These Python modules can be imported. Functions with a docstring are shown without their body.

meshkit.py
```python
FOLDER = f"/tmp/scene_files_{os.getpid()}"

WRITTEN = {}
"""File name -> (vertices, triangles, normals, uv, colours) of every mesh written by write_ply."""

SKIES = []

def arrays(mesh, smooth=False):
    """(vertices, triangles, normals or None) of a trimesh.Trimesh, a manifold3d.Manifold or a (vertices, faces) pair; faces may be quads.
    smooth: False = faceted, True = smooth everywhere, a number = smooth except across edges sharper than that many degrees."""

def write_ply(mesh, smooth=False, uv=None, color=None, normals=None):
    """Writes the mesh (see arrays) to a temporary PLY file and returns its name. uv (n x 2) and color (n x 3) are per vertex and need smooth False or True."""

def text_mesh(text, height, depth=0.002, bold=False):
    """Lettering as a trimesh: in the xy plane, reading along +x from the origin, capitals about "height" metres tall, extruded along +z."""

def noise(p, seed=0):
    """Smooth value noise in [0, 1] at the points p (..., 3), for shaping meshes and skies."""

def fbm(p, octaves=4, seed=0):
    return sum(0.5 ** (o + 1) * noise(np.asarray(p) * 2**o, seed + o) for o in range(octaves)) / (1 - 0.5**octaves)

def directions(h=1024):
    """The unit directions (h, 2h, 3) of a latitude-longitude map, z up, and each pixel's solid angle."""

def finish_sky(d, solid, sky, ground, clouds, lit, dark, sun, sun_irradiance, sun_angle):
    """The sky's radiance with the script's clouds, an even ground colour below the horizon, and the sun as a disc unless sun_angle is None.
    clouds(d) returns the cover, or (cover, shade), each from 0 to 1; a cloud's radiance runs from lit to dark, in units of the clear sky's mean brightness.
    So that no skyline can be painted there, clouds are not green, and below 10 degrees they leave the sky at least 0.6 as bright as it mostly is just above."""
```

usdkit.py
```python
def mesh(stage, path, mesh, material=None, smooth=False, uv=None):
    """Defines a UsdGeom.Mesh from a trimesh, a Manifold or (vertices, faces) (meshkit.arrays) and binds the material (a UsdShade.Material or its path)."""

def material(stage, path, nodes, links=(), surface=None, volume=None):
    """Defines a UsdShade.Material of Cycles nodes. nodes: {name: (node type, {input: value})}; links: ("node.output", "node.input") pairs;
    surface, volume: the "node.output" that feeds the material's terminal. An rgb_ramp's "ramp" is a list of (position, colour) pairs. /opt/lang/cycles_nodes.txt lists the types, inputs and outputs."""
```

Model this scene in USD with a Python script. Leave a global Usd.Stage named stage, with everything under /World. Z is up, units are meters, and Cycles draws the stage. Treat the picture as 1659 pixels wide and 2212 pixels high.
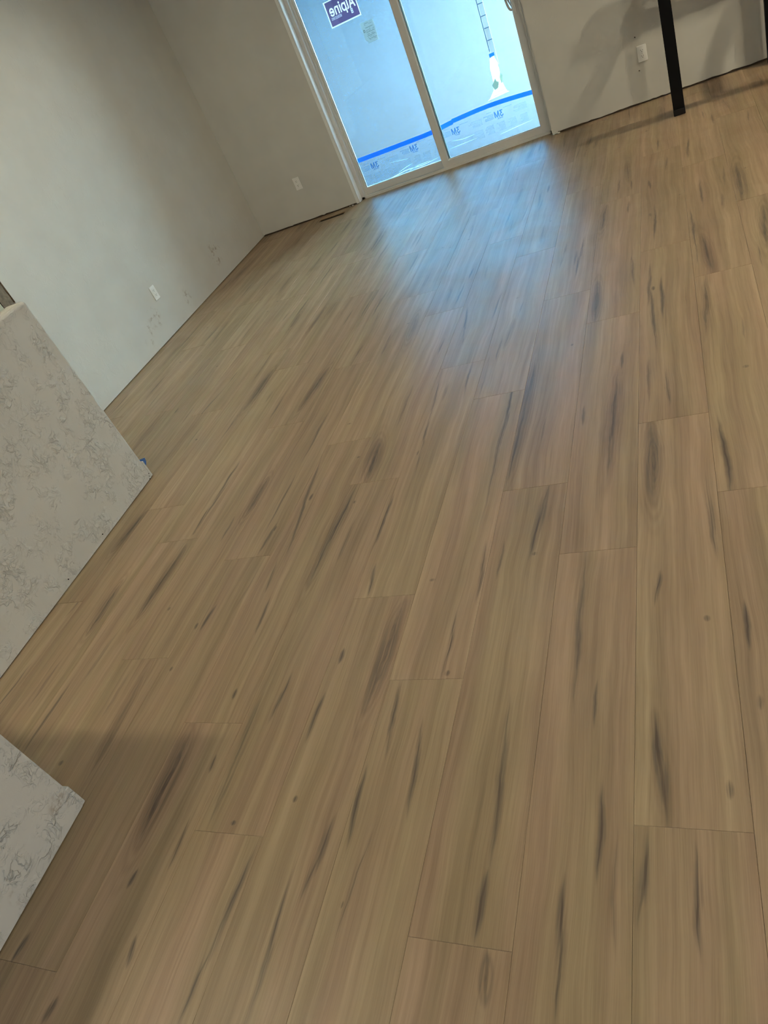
import math, random
import numpy as np, trimesh
import manifold3d as m3
from shapely.geometry import Polygon, box as sbox
from shapely import affinity
from pxr import Usd, UsdGeom, UsdLux, UsdShade, Sdf, Gf, Vt
import usdkit, meshkit

stage = Usd.Stage.CreateInMemory()
UsdGeom.SetStageUpAxis(stage, UsdGeom.Tokens.z)
UsdGeom.SetStageMetersPerUnit(stage, 1.0)
UsdGeom.Xform.Define(stage, '/World')
rng = random.Random(7)
T = Sdf.ValueTypeNames

# ------------------------------------------------------------------ camera
YAW, PITCH, ROLL = -0.55073, -0.598975, -0.471585
EYE = np.array([3.9246, -6.7471, 1.62587])
FPX, WPX = 1557.95, 1659.0
EXPOSURE = 0.0
fwd = np.array([math.sin(YAW) * math.cos(PITCH), math.cos(YAW) * math.cos(PITCH), math.sin(PITCH)])
rt = np.array([math.cos(YAW), -math.sin(YAW), 0.0])
upv = np.cross(rt, fwd)
r2 = rt * math.cos(ROLL) + upv * math.sin(ROLL)
u2 = -rt * math.sin(ROLL) + upv * math.cos(ROLL)
cam = UsdGeom.Camera.Define(stage, '/World/camera')
cam.AddTransformOp().Set(Gf.Matrix4d(*r2, 0, *u2, 0, *(-fwd), 0, *EYE, 1))
cam.CreateHorizontalApertureAttr(36.0)
cam.CreateFocalLengthAttr(36.0 * FPX / WPX)
cam.CreateClippingRangeAttr(Gf.Vec2f(0.05, 1000))
cam.CreateExposureAttr(EXPOSURE)

# ------------------------------------------------------------------ sky and daylight
dome = UsdLux.DomeLight.Define(stage, '/World/sky')
dome.CreateIntensityAttr(2.2)
dome.CreateColorAttr(Gf.Vec3f(0.11, 0.54, 1.0))
# the sun stands behind the house and lights the neighbour's white wall, which sends daylight in through the door
SUN_DIR = np.array([0.92, 0.06, -0.42])
sun = UsdLux.DistantLight.Define(stage, '/World/sun')
sun.CreateAngleAttr(0.53); sun.CreateNormalizeAttr(True); sun.CreateColorAttr(Gf.Vec3f(0.74, 1.0, 1.15)); sun.CreateIntensityAttr(84.0)
zz_ = -SUN_DIR / np.linalg.norm(SUN_DIR)
xx_ = np.cross([0, 0, 1.0], zz_); xx_ /= np.linalg.norm(xx_)
yy_ = np.cross(zz_, xx_)
sun.AddTransformOp().Set(Gf.Matrix4d(*xx_, 0, *yy_, 0, *zz_, 0, 0, 0, 0, 1))


def rect_light(name, pos, w, h, rot, color, inten):
    l = UsdLux.RectLight.Define(stage, '/World/' + name)
    l.CreateWidthAttr(w); l.CreateHeightAttr(h)
    l.CreateColorAttr(Gf.Vec3f(*color)); l.CreateIntensityAttr(inten)
    l.AddTranslateOp().Set(Gf.Vec3d(*pos)); l.AddRotateXYZOp().Set(Gf.Vec3f(*rot))
    return l


# daylight through the window of the rear wall (behind the camera)
REAR_WIN = (3.3, -9.42, 1.5)
rect_light('rear_window_daylight', REAR_WIN, 1.5, 1.3, (90, 0, 0), (0.48, 0.78, 1.15), 1.4)
# and through the window of the right-hand wall, behind the camera
RIGHT_WIN = (6.12, -7.2, 1.45)
rect_light('right_window_daylight', RIGHT_WIN, 1.3, 1.5, (90, 0, 90), (0.60, 0.82, 1.10), 3.0)
WARM = (1.11, 0.985, 0.72)
CEIL = 2.6
# name, x, y, intensity
CANS = [(1.0, -2.0, 140.0), (0.8, -3.4, 185.0), (2.6, -3.6, 190.0), (5.2, -3.6, 900.0), (5.4, -0.8, 780.0), (5.0, -7.4, 760.0), (1.33, -6.35, 460.0)]

# ------------------------------------------------------------------ node graphs
class G:
    def __init__(s):
        s.n, s.l, s.k = {}, [], 0

    def add(s, kind, out, **inp):
        s.k += 1
        name = f'n{s.k}'
        vals = {}
        for k, v in inp.items():
            if isinstance(v, str) and '.' in v and v.split('.')[0] in s.n:
                s.l.append((v, f'{name}.{k}'))
            else:
                vals[k] = v
        s.n[name] = (kind, vals)
        return f'{name}.{out}'

    def m(s, op, a, b=0.0, c=0.0, clamp=False):
        return s.add('math', 'value', math_type=op, value1=a, value2=b, value3=c, use_clamp=clamp)

    def noise(s, v, scale=1.0, detail=2.0, rough=0.5, dist=0.0):
        return s.add('noise_texture', 'fac', vector=v, scale=scale, detail=detail, roughness=rough, distortion=dist)

    def xyz(s, x, y, z):
        return s.add('combine_xyz', 'vector', x=x, y=y, z=z)

    def rng(s, v, a, b, c=0.0, d=1.0, kind='linear'):
        return s.add('map_range', 'result', range_type=kind, value=v, from_min=a, from_max=b, to_min=c, to_max=d, clamp=True)

    def mix(s, f, a, b):
        return s.add('mix_color', 'result', blend_type='mix', fac=f, a=a, b=b)

    def mul(s, a, b):
        return s.add('mix_color', 'result', blend_type='multiply', fac=1.0, a=a, b=b)

    def bump(s, h, strength, dist):
        return s.add('bump', 'normal', height=h, strength=strength, distance=dist)

    def sep(s, v):
        o = s.add('separate_xyz', 'x', vector=v).split('.')[0]
        return f'{o}.x', f'{o}.y', f'{o}.z'

    def make(s, name, surf):
        return usdkit.material(stage, '/World/Looks/' + name, s.n, s.l, surface=surf)


def srgb(r, g, b):
    f = lambda c: (c / 255 / 12.92) if c <= 10 else ((c / 255 + 0.055) / 1.055) ** 2.4
    return (f(r), f(g), f(b))


def plain(name, col, rough=0.5, var=0.04, scale=12.0, bump=0.0, spec=0.5, metallic=0.0):
    g = G()
    p = g.add('texture_coordinate', 'object')
    n = g.noise(p, scale, 4)
    f = g.rng(n, 0.3, 0.7, 1 - var, 1 + var)
    c = g.mul(g.add('color', 'color', value=col), g.xyz(f, f, f))
    kw = {}
    if bump:
        kw['normal'] = g.bump(g.noise(p, scale * 30, 3), 0.4, bump)
    return g.make(name, g.add('principled_bsdf', 'BSDF', base_color=c, roughness=rough, metallic=metallic, specular_ior_level=spec, **kw))


def wall_mat(name, col, tex_scale, strength, stains=()):
    """Painted drywall with a skip-trowel texture: flat islands of mud with raised edges. stains: brown scuffs at world points."""
    g = G()
    p = g.add('geometry', 'position')
    warp = g.add('noise_texture', 'color', vector=p, scale=tex_scale * 0.6, detail=3.0)
    pw = g.add('vector_math', 'vector', vector_math='', vector_math_type='', **{}) if False else g.add('vector_math', 'vector', math_type='multiply_add', vector1=warp, vector2=(0.10, 0.10, 0.10), vector3=p)
    a = g.noise(pw, tex_scale, 5, 0.6, 0.6)
    isl = g.rng(a, 0.50, 0.56, 0, 1, 'smoothstep')
    zone = g.rng(g.noise(p, 9.0, 3, 0.6), 0.40, 0.66, 0.0, 1.0, 'smoothstep')
    a2 = g.noise(pw, tex_scale * 2.3, 4, 0.6, 0.4)
    isl = g.m('add', isl, g.m('multiply', g.rng(a2, 0.52, 0.57, 0, 1, 'smoothstep'), 0.5))
    fine = g.noise(p, 180, 3, 0.6)
    h = g.m('add', g.m('multiply', isl, zone), g.m('multiply', fine, 0.10))
    h = g.m('add', h, g.m('multiply', g.noise(p, 3.0, 2), 0.8))
    nrm = g.bump(h, strength, 0.004)
    n = g.rng(g.noise(p, 4.0, 4), 0.3, 0.7, 0.965, 1.03)
    c = g.mul(g.add('color', 'color', value=col), g.xyz(n, n, n))
    if stains:
        tot = None
        for (x, y, z, r, s) in stains:
            d = g.add('vector_math', 'value', math_type='distance', vector1=p, vector2=(x, y, z))
            mk = g.m('multiply', g.rng(d, r * 0.3, r, 1, 0, 'smoothstep'), s)
            tot = mk if tot is None else g.m('maximum', tot, mk)
        nz = g.rng(g.noise(p, 17, 4, 0.65), 0.49, 0.62, 0, 0.75, 'smoothstep')
        c = g.mix(g.m('multiply', tot, nz), c, srgb(135, 112, 86))
    return g.make(name, g.add('principled_bsdf', 'BSDF', base_color=c, roughness=0.7, specular_ior_level=0.25, normal=nrm))


M = {}
WALLC = (0.64, 0.63, 0.585)
M['wall'] = wall_mat('wall_paint', WALLC, 16, 0.14)
M['wall_left'] = wall_mat('wall_paint_scuffed', WALLC, 13, 0.18, [
    (0, -2.12, 0.21, 0.10, 0.8), (0, -2.24, 0.17, 0.07, 0.5), (0, -0.93, 0.23, 0.13, 0.8), (0, -1.62, 0.14, 0.09, 0.6), (0, -2.33, 0.10, 0.06, 0.5)])
M['half'] = wall_mat('half_wall_plaster', WALLC, 19, 1.0, [(1.96, -6.03, 0.09, 0.05, 0.8), (1.96, -6.28, 0.05, 0.04, 0.6)])
M['ceiling'] = plain('ceiling_paint', (0.50, 0.49, 0.46), 0.8)
M['wall_bare'] = plain('bare_drywall', (0.40, 0.38, 0.34), 0.8)
M['bead'] = plain('bullnose_paint', (0.86, 0.86, 0.83), 0.55, 0.02)
M['vinyl'] = plain('door_vinyl', (0.72, 0.71, 0.68), 0.35, 0.03, 6)
M['gasket'] = plain('black_gasket', (0.03, 0.035, 0.04), 0.5)
M['spacer'] = plain('glass_spacer', (0.36, 0.50, 0.50), 0.35)
M['dark'] = plain('dark_gap', (0.015, 0.012, 0.010), 0.9)
M['sill_plate'] = plain('sill_plate_wood', (0.12, 0.08, 0.05), 0.8, 0.2, 30)
M['gypsum'] = plain('torn_gypsum', (0.42, 0.38, 0.34), 0.9, 0.25, 40, 0.002)
M['kraft'] = plain('torn_kraft_paper', (0.10, 0.055, 0.025), 0.9, 0.3, 60)
M['outlet'] = plain('outlet_plastic', (0.90, 0.90, 0.87), 0.3, 0.02)
M['slot'] = plain('outlet_slot', (0.03, 0.03, 0.03), 0.6)
M['screw'] = plain('screw_metal', (0.6, 0.6, 0.58), 0.35, metallic=0.8)
M['black'] = plain('black_paint', (0.0035, 0.0035, 0.004), 0.55, 0.1, 20, 0.0006, spec=0.15)
M['foot'] = plain('black_plastic_foot', (0.006, 0.006, 0.007), 0.3, spec=0.3)
M['floor_tape'] = plain('floor_tape_blue', (0.02, 0.09, 0.30), 0.65, 0.06, 60)
M['ink'] = plain('label_ink', (0.06, 0.08, 0.07), 0.6)
M['white_cloth'] = plain('white_cloth', (0.80, 0.80, 0.76), 0.8, 0.05)
M['ladder'] = plain('ladder_metal', (0.10, 0.16, 0.24), 0.5)
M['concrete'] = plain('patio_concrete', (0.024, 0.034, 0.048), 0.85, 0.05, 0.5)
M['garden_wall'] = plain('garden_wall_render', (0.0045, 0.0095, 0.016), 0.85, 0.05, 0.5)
M['stucco'] = plain('outside_white_board', (0.80, 0.82, 0.78), 0.8)
M['duct'] = plain('duct_metal', (0.05, 0.05, 0.05), 0.6)
M['can_trim'] = plain('can_trim', (0.75, 0.75, 0.74), 0.5)


def thin_mat(name, col, through):
    g = G()
    d = g.add('principled_bsdf', 'BSDF', base_color=col, roughness=0.6)
    t = g.add('translucent_bsdf', 'BSDF', color=col)
    return g.make(name, g.add('mix_closure', 'closure', fac=through, closure1=d, closure2=t))


def ink_mat(name, tint, cover=0.06):
    """print on clear plastic: a colour filter"""
    g = G()
    d = g.add('diffuse_bsdf', 'BSDF', color=tint)
    t = g.add('transparent_bsdf', 'BSDF', color=tuple(math.sqrt(c) for c in tint))   # passed twice, front and back
    return g.make(name, g.add('mix_closure', 'closure', fac=1 - cover, closure1=d, closure2=t))


def film_mat(name, trans, col, through, tint=(0.97, 0.985, 1.0)):
    """Plastic sheeting: scatters daylight through itself and lets part of it straight through."""
    g = G()
    p = g.add('geometry', 'position')
    t = g.add('translucent_bsdf', 'BSDF', color=col)
    d = g.add('diffuse_bsdf', 'BSDF', color=col)
    s = g.add('mix_closure', 'closure', fac=trans, closure1=d, closure2=t)
    gl = g.add('glossy_bsdf', 'BSDF', color=(1, 1, 1), roughness=0.25)
    s2 = g.add('mix_closure', 'closure', fac=0.04, closure1=s, closure2=gl)
    cl = g.add('transparent_bsdf', 'BSDF', color=tint)
    f = g.rng(g.noise(p, 3.0, 3), 0.3, 0.7, through - 0.012, through + 0.012)
    return g.make(name, g.add('mix_closure', 'closure', fac=f, closure1=s2, closure2=cl))


M['blue_tape'] = thin_mat('blue_painters_tape', (0.004, 0.22, 0.86), 0.7)
M['green_tape'] = thin_mat('green_masking_tape', (0.50, 0.60, 0.52), 0.5)
M['purple'] = ink_mat('sticker_purple', (0.42, 0.26, 0.46), 0.15)
M['sticker_grey'] = thin_mat('sticker_grey', (0.80, 0.78, 0.76), 0.6)
M['sticker_letters'] = thin_mat('sticker_letters', (0.80, 0.78, 0.76), 0.7)
M['sticker_paper'] = thin_mat('sticker_paper', (0.52, 0.56, 0.56), 0.55)
M['print_blue'] = ink_mat('film_print_blue', (0.12, 0.42, 0.90))
M['print_pale'] = ink_mat('film_print_pale', (0.45, 0.70, 0.95))
M['print_faint'] = ink_mat('film_print_faint', (0.80, 0.89, 0.96), 0.03)
M['sheet'] = film_mat('plastic_sheeting', 0.85, (0.34, 0.70, 1.0), 0.975)
M['film'] = film_mat('masking_film_plastic', 0.80, (0.30, 0.50, 0.80), 0.972, (0.86, 0.92, 0.965))


def pane_mat():
    g = G()
    f = g.add('fresnel', 'fac', IOR=1.45)
    a = g.add('transparent_bsdf', 'BSDF', color=(0.95, 0.98, 0.97))
    b = g.add('glossy_bsdf', 'BSDF', color=(1, 1, 1), roughness=0.01)
    return g.make('window_glass', g.add('mix_closure', 'closure', fac=f, closure1=a, closure2=b))


M['glass'] = pane_mat()

# ------------------------------------------------------------------ wood planks
NF = 6


def plank_mat():
    g = G()
    o = g.add('texture_coordinate', 'object')
    x, y, _ = g.sep(o)
    sd = g.add('attribute', 'vector', attribute='plank_seed')
    sx, sy, tone = g.sep(sd)
    # slow sideways drift of the grain along the plank
    drift = g.m('multiply', g.m('subtract', g.noise(g.xyz(g.m('multiply', x, 3.0), g.m('add', g.m('multiply', y, 1.6), sx), sy), 1.0, 3.0, 0.5), 0.5), 0.05)
    wob = g.m('multiply', g.m('subtract', g.noise(g.xyz(sx, g.m('multiply', y, 5.5), sy), 1.0, 2.0, 0.5), 0.5), 0.022)
    gx = g.m('add', x, drift)
    wob2 = g.m('multiply', g.m('subtract', g.noise(g.xyz(sy, g.m('multiply', y, 22.0), sx), 1.0, 2.0, 0.5), 0.5), 0.005)
    xw = g.m('add', g.m('add', x, wob), wob2)
    # marks: dark figure, cracks and knots at their own places on each plank
    core_, wide_, push = None, None, None
    for i in range(NF):
        fa = g.add('attribute', 'vector', attribute=f'mark_a{i}')   # x, y, half length
        fb = g.add('attribute', 'vector', attribute=f'mark_b{i}')   # half width, slope, strength
        ax, ay, al = g.sep(fa)
        bw, bs, bk = g.sep(fb)
        dy = g.m('subtract', y, ay)
        dx = g.m('subtract', g.m('subtract', xw, ax), g.m('multiply', bs, dy))
        u = g.m('divide', dx, bw)
        v = g.m('divide', dy, al)
        u2, v2 = g.m('multiply', u, u), g.m('multiply', v, v)
        core = g.m('multiply', g.rng(g.m('multiply_add', u2, 9.0, v2), 0.0, 1.0, 1, 0, 'smoothstep'), bk)
        wide = g.m('multiply', g.rng(g.m('multiply_add', u2, 0.55, v2), 0.0, 1.0, 1, 0, 'smoothstep'), bk)
        core_ = core if core_ is None else g.m('maximum', core_, core)
        wide_ = wide if wide_ is None else g.m('maximum', wide_, wide)
        # wide halo in which the growth rings bend round the mark
        ub = g.m('divide', dx, g.m('add', bw, 0.024))
        r4 = g.m('sqrt', g.m('add', g.m('multiply', ub, ub), g.m('multiply', v2, 0.40)))
        halo = g.m('multiply', g.rng(r4, 0.0, 1.0, 1, 0), g.m('multiply', g.m('subtract', bw, 0.012), 90.0, clamp=True))
        push = halo if push is None else g.m('maximum', push, halo)
    # growth rings follow the drifted grain and close round the figure
    ringc = g.m('add', g.m('multiply', push, 34.0), g.m('multiply', g.noise(g.xyz(g.m('multiply', x, 20.0), g.m('multiply', y, 3.0), sx), 1.0, 2.0), 9.0))
    ring = g.m('multiply', g.m('add', g.m('sine', ringc), 1.0), 0.5)
    ringk = g.m('multiply', g.m('multiply', ring, g.m('multiply', push, 2.2, clamp=True)), g.rng(push, 0.75, 1.0, 1.0, 0.5))
    rc = g.m('multiply', gx, 110.0)
    rn = g.noise(g.xyz(g.m('add', rc, sx), g.m('add', g.m('multiply', y, 0.6), sy), sy), 1.0, 2.0, 0.55)
    broad = g.noise(g.xyz(g.m('add', g.m('multiply', gx, 17.0), sx), g.m('add', g.m('multiply', y, 0.8), sy), 0.0), 1.0, 3.0, 0.55)
    streak = g.noise(g.xyz(g.m('add', g.m('multiply', gx, 62.0), sy), g.m('add', g.m('multiply', y, 1.5), sx), 3.0), 1.0, 4.0, 0.62)
    fine = g.noise(g.xyz(g.m('add', g.m('multiply', gx, 360.0), sx), g.m('add', g.m('multiply', y, 7.0), sy), 7.0), 1.0, 2.0, 0.6)
    dk = g.rng(g.noise(g.xyz(g.m('add', g.m('multiply', gx, 120.0), sx), g.m('add', g.m('multiply', y, 1.1), sy), 11.0), 1.0, 3.0, 0.6), 0.60, 0.72)
    val = g.m('add', g.m('multiply', broad, 0.40), g.m('multiply', streak, 0.27))
    val = g.m('add', val, g.m('multiply', fine, 0.13))
    val = g.m('add', val, g.m('multiply', rn, 0.13))
    val = g.m('add', g.m('add', val, 0.035), g.m('multiply', g.m('subtract', tone, 0.5), 0.05))
    val = g.m('subtract', val, g.m('multiply', dk, 0.05))
    val = g.m('subtract', val, g.m('multiply', ringk, 0.085))
    val = g.m('subtract', val, g.m('multiply', push, 0.05))
    col = g.add('rgb_ramp', 'color', fac=val, ramp=[(0.0, (0.120, 0.079, 0.046)), (0.36, (0.208, 0.143, 0.085)), (0.50, (0.310, 0.220, 0.134)), (0.62, (0.405, 0.295, 0.186)), (1.0, (0.52, 0.39, 0.26))])
    hue = g.rng(g.noise(g.xyz(g.m('add', g.m('multiply', gx, 9.0), sy), g.m('add', g.m('multiply', y, 0.5), sx), 5.0), 1.0, 2.0), 0.35, 0.65)
    col = g.mul(col, g.mix(hue, (0.97, 1.0, 0.94), (1.03, 0.985, 1.01)))
    grey = g.m('multiply', g.m('multiply', wide_, g.rng(g.m('add', streak, g.m('multiply', ring, 0.25)), 0.44, 0.70, 1.0, 0.18)), 0.9, clamp=True)
    col = g.mix(grey, col, (0.085, 0.064, 0.050))
    col = g.mix(g.m('multiply', g.m('multiply', core_, g.rng(streak, 0.35, 0.65, 1.0, 0.45)), 0.80), col, (0.050, 0.034, 0.024))
    h = g.m('add', g.m('multiply', fine, 0.6), g.m('multiply', streak, 0.6))
    nrm = g.bump(h, 0.12, 0.0012)
    w = g.add('geometry', 'position')
    smudge = g.noise(w, 2.6, 5, 0.65, 0.8)
    ro = g.rng(smudge, 0.3, 0.7, 0.36, 0.50)
    return g.make('plank_print', g.add('principled_bsdf', 'BSDF', base_color=col, roughness=ro, specular_ior_level=0.5, normal=nrm))


M['plank'] = plank_mat()

# ------------------------------------------------------------------ prim helpers
used = set()


def numbered(parent, name):
    p, k = f'{parent}/{name}', 0
    while p in used:
        k += 1
        p = f'{parent}/{name}_{k:03d}'
    used.add(p)
    return p


def tag(prim, label=None, cat=None, group=None, kind=None):
    for k, v in (('label', label), ('category', cat), ('group', group), ('kind', kind)):
        if v:
            prim.SetCustomDataByKey(k, v)
    return prim


def thing(name, label=None, cat=None, loc=(0, 0, 0), group=None, kind=None):
    x = UsdGeom.Xform.Define(stage, numbered('/World', name))
    x.AddTranslateOp().Set(Gf.Vec3d(*map(float, loc)))
    return tag(x.GetPrim(), label, cat, group, kind)


def obj(name, mesh, mat, parent=None, smooth=False, loc=None, **kw):
    par = '/World' if parent is None else str(parent.GetPath())
    m = usdkit.mesh(stage, numbered(par, name), mesh, M[mat] if isinstance(mat, str) else mat, smooth=smooth)
    if loc is not None:
        m.AddTranslateOp().Set(Gf.Vec3d(*map(float, loc)))
    return tag(m.GetPrim(), **kw)


def bx(x0, x1, y0, y1, z0, z1):
    b = trimesh.creation.box([x1 - x0, y1 - y0, z1 - z0])
    b.apply_translation([(x0 + x1) / 2, (y0 + y1) / 2, (z0 + z1) / 2])
    return b


def cham(x0, x1, y0, y1, z0, z1, c=0.002):
    """box with all edges chamfered"""
    pts = []
    for x in (x0, x1):
        for y in (y0, y1):
            for z in (z0, z1):
                sx, sy, sz = (1 if x == x0 else -1), (1 if y == y0 else -1), (1 if z == z0 else -1)
                pts += [(x, y + c * sy, z + c * sz), (x + c * sx, y, z + c * sz), (x + c * sx, y + c * sy, z)]
    return trimesh.convex.convex_hull(np.array(pts))


def rounded(x0, x1, y0, y1, z0, z1, r, flat_bottom=True, n=16):
    """box with round edges; the bottom is cut flat"""
    pts = []
    for x in (x0 + r, x1 - r):
        for y in (y0 + r, y1 - r):
            for z in (z0 - (r if flat_bottom else -r), z1 - r):
                s = m3.Manifold.sphere(r, n * 2).translate([x, y, z])
                pts.append(s)
    h = m3.Manifold.batch_hull(pts)
    if flat_bottom:
        h = h.trim_by_plane([0, 0, 1], z0)
    return h


def tri(man):
    m = man.to_mesh()
    return trimesh.Trimesh(m.vert_properties[:, :3], m.tri_verts)


def cat_(*ms):
    return trimesh.util.concatenate([tri(m) if hasattr(m, 'to_mesh') else m for m in ms])


def extrude_y(poly, y0, y1):
    """polygon in (x, z), extruded from y0 to y1"""
    e = trimesh.creation.extrude_polygon(poly, y1 - y0, engine='earcut')
    v = e.vertices.copy()
    e.vertices = np.c_[v[:, 0], y1 - v[:, 2], v[:, 1]]
    e.fix_normals()
    return e


def extrude_x(poly, x0, x1):
    """polygon in (y, z), extruded from x0 to x1"""
    e = trimesh.creation.extrude_polygon(poly, x1 - x0, engine='earcut')
    v = e.vertices.copy()
    e.vertices = np.c_[x0 + v[:, 2], v[:, 0], v[:, 1]]
    e.fix_normals()
    return e


def cyl(r, h, axis='z', at=(0, 0, 0), n=24):
    c = trimesh.creation.cylinder(radius=r, height=h, sections=n)
    if axis == 'x':
        c.apply_transform(trimesh.transformations.rotation_matrix(math.pi / 2, [0, 1, 0]))
    if axis == 'y':
        c.apply_transform(trimesh.transformations.rotation_matrix(math.pi / 2, [1, 0, 0]))
    c.apply_translation(at)
    return c


def tube(path, r, n=12, caps=True):
    path = np.asarray(path, float)
    t = np.gradient(path, axis=0)
    t /= np.linalg.norm(t, axis=1)[:, None]
    ref = np.array([0, 0, 1.0]) if abs(t[0][2]) < 0.9 else np.array([0, 1.0, 0])
    V, F = [], []
    rr = np.broadcast_to(r, len(path))
    for p, d, q in zip(path, t, rr):
        a = np.cross(d, ref); a /= np.linalg.norm(a)
        b = np.cross(d, a)
        for k in range(n):
            w = 2 * math.pi * k / n
            V.append(p + q * (a * math.cos(w) + b * math.sin(w)))
    for i in range(len(path) - 1):
        for k in range(n):
            a, b = i * n + k, i * n + (k + 1) % n
            F += [(a, b, b + n), (a, b + n, a + n)]
    V += [path[0], path[-1]]
    for k in range(n):
        F += [(len(V) - 2, (k + 1) % n, k), (len(V) - 1, (len(path) - 1) * n + k, (len(path) - 1) * n + (k + 1) % n)]
    m = trimesh.Trimesh(V, F); m.fix_normals()
    return m


def mirrored_text(text, height, x_right, y, z, depth=0.0008, bold=False, squeeze=1.0):
    """lettering printed on the far side of the glass, so that it reads backwards from the room; it starts at x_right and runs towards -x"""
    t = meshkit.text_mesh(text, height, depth, bold)
    v = t.vertices
    t.vertices = np.c_[x_right - v[:, 0] * squeeze, y - v[:, 2], z + v[:, 1]]
    t.invert()
    t.fix_normals()
    return t


# ------------------------------------------------------------------ room shell
XR, YR = 6.2, -9.5          # right wall and rear wall
DX0, DX1, DTOP = 1.112, 2.962, 2.05
TH = 0.185

# back wall: drywall whose ragged lower edge stops above the floor
rb = random.Random(3)


def ragged(x0, x1, z=0.012, amp=0.004, step=0.05):
    out, x = [], x0
    while x < x1:
        out.append((x, max(0.003, z + rb.uniform(-amp, amp))))
        x += step * rb.uniform(0.4, 1.5)
    out.append((x1, z))
    return out


lowL = ragged(-0.2, DX0 - 0.02, 0.013)
lowL += [(DX0 - 0.02, 0.004), (DX0, 0.004)]
wl = Polygon(lowL + [(DX0, DTOP), (DX0, CEIL), (-0.2, CEIL)])
lowR = [(DX1, 0.002), (DX1 + 0.04, 0.003), (DX1 + 0.05, 0.018)] + ragged(DX1 + 0.06, XR + 0.2, 0.013)
wr = Polygon(lowR + [(XR + 0.2, CEIL), (DX1, CEIL), (DX1, DTOP)])
wt = Polygon([(DX0, DTOP), (DX1, DTOP), (DX1, CEIL), (DX0, CEIL)])
holes = [(3.705, 0.471), (3.699, 0.238)]
from shapely.geometry import Point
from shapely.ops import unary_union
full = unary_union([wl, wr, wt])
for hx, hz in holes:
    full = full.difference(Point(hx, hz).buffer(0.0055, 6))
wallb = extrude_y(full, 0.0, 0.016)
wb = thing('wall_back', 'beige textured drywall at the far end of the room around the sliding door', kind='structure')
obj('drywall', wallb, 'wall', wb)
obj('framing', cat_(bx(-0.2, DX0 - 0.01, 0.0165, TH, 0.0, CEIL), bx(DX1 + 0.01, XR + 0.2, 0.0165, TH, 0.0, CEIL), bx(DX0 - 0.01, DX1 + 0.01, 0.0165, TH, DTOP + 0.01, CEIL)), 'sill_plate', wb)
# crumbled plaster at the foot of the door's corners
crumbs = []
for i in range(14):
    s = trimesh.creation.icosphere(1, rb.uniform(0.003, 0.008))
    s.apply_scale([1.4, 0.8, 0.8]); s.apply_translation([DX1 + rb.uniform(0.01, 0.06), -rb.uniform(0.0, 0.012), 0.004 + rb.uniform(0, 0.004)]); crumbs.append(s)
for i in range(8):
    s = trimesh.creation.icosphere(1, rb.uniform(0.003, 0.007))
    s.apply_translation([DX0 - rb.uniform(0.03, 0.14), -rb.uniform(0.0, 0.01), 0.004]); crumbs.append(s)
obj('crumbled_plaster', cat_(*crumbs), 'wall', wb, kind='stuff')
# rounded corner bead and plaster return of the door opening
a = np.linspace(0, math.pi / 2, 8)
corner_l = trimesh.creation.extrude_polygon(Polygon([(DX0 - 0.03, -0.0005)] + [(DX0 - 0.010 + 0.014 * math.sin(t), 0.0135 - 0.014 * math.cos(t)) for t in a] + [(DX0 + 0.004, TH - 0.1), (DX0 - 0.001, TH - 0.1), (DX0 - 0.001, 0.0005)]), DTOP - 0.004, engine='earcut')
corner_l.apply_translation([0, 0, 0.004])
obj('corner_bead', corner_l, 'bead', wb, smooth=40)

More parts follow.
